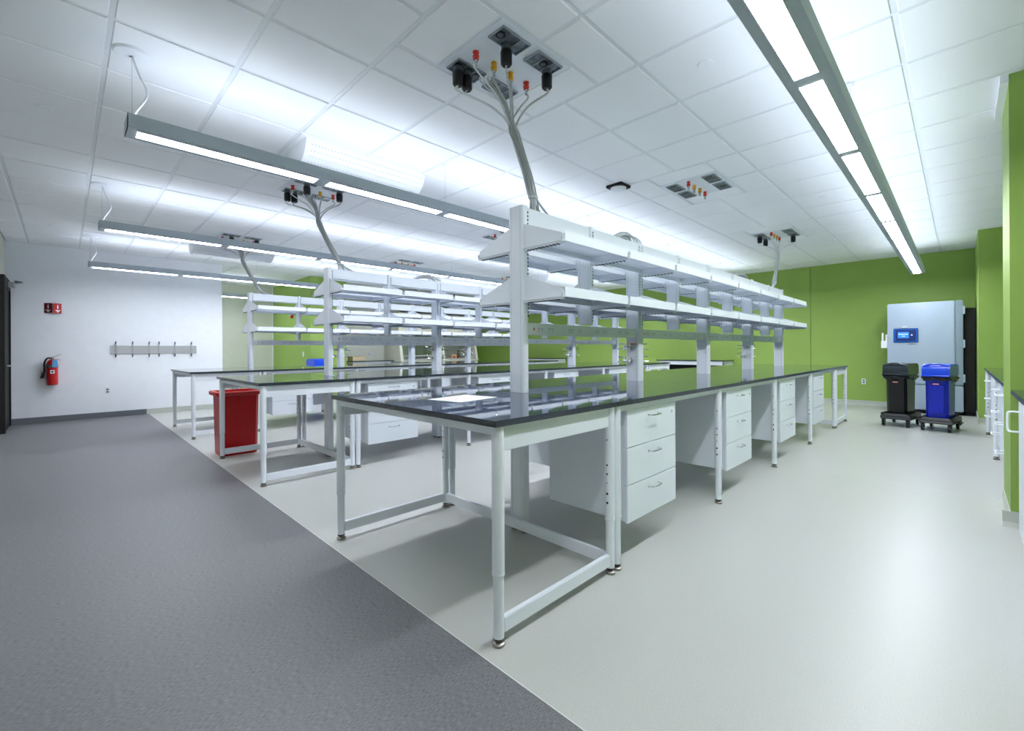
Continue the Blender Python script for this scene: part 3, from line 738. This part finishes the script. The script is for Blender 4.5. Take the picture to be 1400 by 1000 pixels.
def cart_bin(x, y, rz, mbody, mlid, label, panel):
    t = thing('waste_bin', label, 'bin', (x, y, 0), rz, 'slim waste bins by the freezer')
    b = part('body', bin_body(.116, .205, .136, .245, .62, MT[mbody], .010), t, loc=(0,.02,.18))
    if panel:
        part('front_panel', MB().prism([(-.075,.08),(.075,.08),(.085,.46),(.06,.49),(-.06,.49),(-.085,.46)],'y',-.010,.004,MT[mbody]), b, .003, loc=(0,-.216,0)).rotation_euler = (math.radians(3.6),0,0)
    part('brand_label', MB().box(-.035,.035,-.003,0,-.01,.01,MT['signred']).box(-.03,.03,-.004,-.002,-.003,.004,MT['paper']), b, loc=(0,-.262,.50))
    n = 28; lv = MB(); ring1 = []
    for z, e in ((.60,.012),(.59,.026),(.57,.024),(.555,.018)):
        for i in range(n):
            q = 2*PI*i/n; wob = 1+.05*math.sin(i*2.7+z*30)
            cx_ = max(-1, min(1, 1.35*math.cos(q))); cy_ = max(-1, min(1, 1.35*math.sin(q)))
            ring1.append((cx_*(.137+e)*wob, cy_*(.255+e)*wob, z+.012*math.sin(i*1.9)))
    lv.add(ring1, [(j*n+i, j*n+(i+1) % n, (j+1)*n+(i+1) % n, (j+1)*n+i) for j in range(3) for i in range(n)], MT['bag'])
    part('liner_bag', lv, b, label='crinkled dark liner folded over the rim')
    # lid: rounded box with a swinging arched front
    pr = [(-.29,.0),(-.30,.03),(-.295,.11),(-.28,.145),(-.25,.165),(-.20,.172),(.24,.172),(.275,.155),(.285,.12),(.285,0)]
    l = part('lid', MB().prism([(p[0]+.02,p[1]+.79) for p in pr], 'x', -.150, .150, MT[mlid]), t, .01)
    part('lid_rib', MB().tube(bez([(-.135,-.25,.935),(-.05,-.26,.962),(.05,-.26,.962),(.135,-.25,.935)],5), .012, MT[mlid], 8).tube(bez([(-.148,-.285,.80),(0,-.298,.80),(.148,-.285,.80)],5), .012, MT[mlid], 8), l)
    part('side_grip', MB().box(.14,.18,-.06,.06,.71,.75,MT['lidblack']).box(-.18,-.14,-.06,.06,.71,.75,MT['lidblack']), t, .008)
    dl = part('dolly', MB().box(-.18,.18,-.28,.30,.11,.165,MT['dolly']).frust((-.18,.18,-.30,-.24),(-.14,.14,-.24,-.22),.12,.195,MT['dolly']).frust((-.18,.18,.26,.32),(-.14,.14,.26,.28),.12,.23,MT['dolly']).box(.15,.19,-.22,.25,.12,.20,MT['black']).box(-.19,-.15,-.22,.25,.12,.20,MT['black']), t, .008)
    for sx in (-.145,.145):
        for sy in (-.24,.26):
            c = part('caster', MB().cyl((sx-.014,sy,.042),(sx+.014,sy,.042),.042,MT['black'],n=18).cyl((sx-.017,sy,.042),(sx+.017,sy,.042),.014,MT['alum'],n=10).box(sx-.022,sx+.022,sy-.02,sy+.02,.088,.11,MT['black']).box(sx-.022,sx-.017,sy-.014,sy+.014,.04,.09,MT['black']).box(sx+.017,sx+.022,sy-.014,sy+.014,.04,.09,MT['black']), dl)
    part('pedal_bar', MB().tube([(.18,.1,.13),(.23,.02,.13),(.23,-.1,.12)], .012, MT['black'], 8), dl)
    return t
cart_bin(-.655, 9.22, math.radians(-10), 'black', 'lidblack', 'black slim waste bin with black lid on a wheeled dolly', False)
cart_bin(-.205, 9.08, math.radians(-9), 'binblue', 'lidblue', 'blue slim recycling bin with bright blue lid on a wheeled dolly', True)
t = thing('waste_bin', 'blue recycling bin standing by the left green wall block, beyond the back bench', 'bin', (-10.93, 4.33, 0))
part('body', bin_body(.20, .13, .24, .17, .86, MT['binblue'], .012), t)
part('lid', MB().prism([(-.27,.84),(-.27,.96),(-.22,1.01),(.22,1.01),(.27,.96),(.27,.84)],'y',-.19,.19,MT['lidblue']), t, .012)

# ------------------------------------------------------------------ right-hand side benches
t = thing('side_bench', 'dark-topped side bench against the right wall between the green piers', 'bench', (0, 0, 0))
t.location = (.24, 5.16, 0)
part('worktop', MB().box(0,.72,.0,3.9,TZ-TT,TZ,MT['edge'],MT['top']), t, .002)
for y in (.06, 1.9, 3.84):
    l = link('leg', LEGM, t, (.035, y, 0)); link('levelling_foot', FOOTM, l); link('bolt_holes', HOLEM[-1], l)
part('front_rail', MB().box(.03,.05,.09,3.81,.86,TZ-TT,MT['steel']), t, .002)
part('back_support', MB().box(.66,.70,.05,3.8,.0,.86,MT['steel']), t, .002)
part('end_stretcher', MB().box(.06,.66,3.82,3.85,.05,.11,MT['steel']), t, .002)
PULL = MB().tube(bez([(0,-.075,0),(-.045,-.075,0),(-.055,-.06,0),(-.055,.06,0),(-.045,.075,0),(0,.075,0)],5), .005, MT['white'], 8).mesh('handle')
PULLV = MB().tube(bez([(0,0,-.06),(-.035,0,-.06),(-.048,0,-.045),(-.048,0,.045),(-.035,0,.06),(0,0,.06)],5), .0055, MT['white'], 8).mesh('handle')
for k, (y0, z0, lab) in enumerate(((5.32,.13,'white three-drawer cabinet under the right side bench, nearest the camera'),(6.05,.22,'white three-drawer cabinet in the middle of the right side bench'),(7.6,.22,'white three-drawer cabinet at the far end of the right side bench'))):
    c = thing('drawer_cabinet', lab, 'cabinet', (.27, y0, 0), 0, 'white cabinets under the right side bench')
    part('body', MB().box(.02,.58,0,.6,z0,.86,MT['cab']), c, .002)
    h = (.858-z0)/3
    for q in range(3):
        dr = part('drawer_front', MB().box(0,.018,.002,.598,z0+q*h+.002,z0+(q+1)*h-.002,MT['cab']), c, .002)
        link('handle', PULL, dr, (0, .3, z0+(q+1)*h-.06))
t = thing('side_counter', 'dark-topped counter at the right edge in front of the near green pier', 'counter', (.24, 3.0, 0))
part('worktop', MB().box(0,.72,-.6,1.455,TZ-.03,TZ,MT['edge'],MT['top']), t, .002)
c = thing('base_cabinet', 'white base cabinet with a vertical loop handle at the right edge', 'cabinet', (.252, 3.0, 0))
part('body', MB().box(.02,.64,-.5,1.1,.08,.888,MT['cab']), c, .002)
for q, (ya, yb) in enumerate(((-.5,.298),(.302,1.1))):
    dr = part('door', MB().box(0,.018,ya,yb,.085,.885,MT['cab']), c, .002)
    link('handle', PULLV, dr, (0, yb-.05 if q else ya+.06, .755))
part('plinth', MB().box(.08,.62,-.45,1.05,0,.08,MT['grey']), c)

# ------------------------------------------------------------------ equipment beyond the benches
t = thing('wall_counter', 'dark-topped wall counter with open knee space under the far green wall', 'counter', (-5.75, 11.2, 0))
part('worktop', MB().box(0,1.75,0,.68,TZ-TT,TZ,MT['edge'],MT['top']), t, .002)
part('apron', MB().box(.02,1.73,.03,.05,.80,TZ-TT,MT['steel']), t, .002)
for x in (.03, 1.70): part('side_panel', MB().box(x,x+.03,.03,.66,0,TZ-TT,MT['cab']), t)
part('back_panel', MB().box(.06,1.7,.6,.62,.1,.8,MT['blackm']), t)
t = thing('wall_counter', 'dark-topped wall counter left of the far green wall', 'counter', (-10.9, 11.2, 0))
part('worktop', MB().box(0,1.6,0,.68,TZ-TT,TZ,MT['edge'],MT['top']), t, .002)
part('base', MB().box(.03,1.57,.04,.66,.08,TZ-TT,MT['cab']), t)
t = thing('wall_counter', 'short dark-topped counter on the left wall next to the fume hoods', 'counter', (-12.18, 5.4, 0))
part('worktop', MB().box(0,.78,0,1.25,.90,.925,MT['edge'],MT['top']), t, .002)
part('base', MB().box(0,.72,.05,1.2,.08,.90,MT['cab']), t)
t = thing('cardboard_box', 'plain tan cardboard box lying on the left wall counter', 'box', (-11.6, 5.62, .926))
part('carton', MB().box(-.15,.15,-.18,.18,0,.12,MT['tan']), t, .004); part('flap', MB().box(-.15,.15,-.003,.003,.12,.123,MT['brown']), t)
def fume_hood(y0, label, open_):
    t = thing('fume_hood', label, 'fume hood', (-12.18, y0, 0), 0, 'fume hoods on the left wall')
    W = 1.42
    part('base_cabinet', MB().box(0,.85,.02,W-.02,.08,.86,MT['cab']), t, .004)
    for k in range(2):
        dr = part('cabinet_door', MB().box(.85,.868,.03+k*.69,.70+k*.69,.1,.84,MT['cab']), t, .003)
        link('handle', HM, dr, (.868, .12+k*1.2, .70))
    part('work_surface', MB().box(0,.95,0,W,.87,.905,MT['hood']), t, .003)
    part('side_post', MB().prism([(0,.905),(.93,.905),(.80,1.55),(.80,2.3),(0,2.3)],'y',0,.09,MT['hood']), t, .003)
    part('side_post', MB().prism([(0,.905),(.93,.905),(.80,1.55),(.80,2.3),(0,2.3)],'y',W-.09,W,MT['hood']), t, .003)
    part('upper_panel', MB().box(.74,.80,.09,W-.09,1.75,2.35,MT['hood']).box(0,.8,.09,W-.09,2.3,2.35,MT['hood']), t, .003)
    part('back_wall', MB().box(0,.04,.09,W-.09,.905,2.3,MT['hoodin']), t)
    part('sash', MB().box(.77,.776,.09,W-.09,1.05 if not open_ else 1.4,1.85,MT['glass']), t)
    part('sash_rail', MB().box(.765,.79,.09,W-.09,1.02 if not open_ else 1.38,1.06 if not open_ else 1.42,MT['alum']), t, .003)
    part('airfoil', MB().cyl((.93,.09,.935),(.93,W-.09,.935),.014,MT['alum'],n=12), t)
    for k in range(4): part('service_knob', MB().cyl((.8+.0,.045,1.6-.1*k),(.83,.045,1.6-.1*k),.02,MT['blackm'],n=12), t)
    part('exhaust_duct', MB().cyl((.4,W/2,2.35),(.4,W/2,CZ-.01),.15,MT['alum'],n=20), t)
    return t
fume_hood(6.78, 'cream fume hood with its sash lowered, nearest the aisle', False)
fume_hood(8.25, 'cream fume hood with its sash raised, farthest from the aisle', True)
for k, (dx, dy, h, m, lab) in enumerate(((.35,.35,.22,'black','dark bottle standing in the far fume hood, left of the tan carton'),(.5,.7,.16,'brown','tan carton standing in the far fume hood'),(.4,1.0,.26,'black','tall dark bottle in the far fume hood, right of the tan carton'))):
    x, y = -12.18+dx, 8.25+dy
    if m == 'black':
        t = thing('reagent_bottle', lab, 'bottle', (x,y,.906)); part('glass_body', MB().lathe([(.05,0),(.055,.01),(.055,h*.6),(.02,h*.8),(.02,h)], MT['brown'], 16), t); part('cap', MB().lathe([(.025,h),(.025,h+.03)], MT['black'], 14), t)
    else:
        t = thing('carton', lab, 'box', (x,y,.906)); part('carton_body', MB().box(-.08,.08,-.1,.1,0,h,MT['tan']), t, .003); part('carton_label', MB().box(.08,.082,-.05,.05,.04,.1,MT['red']), t)
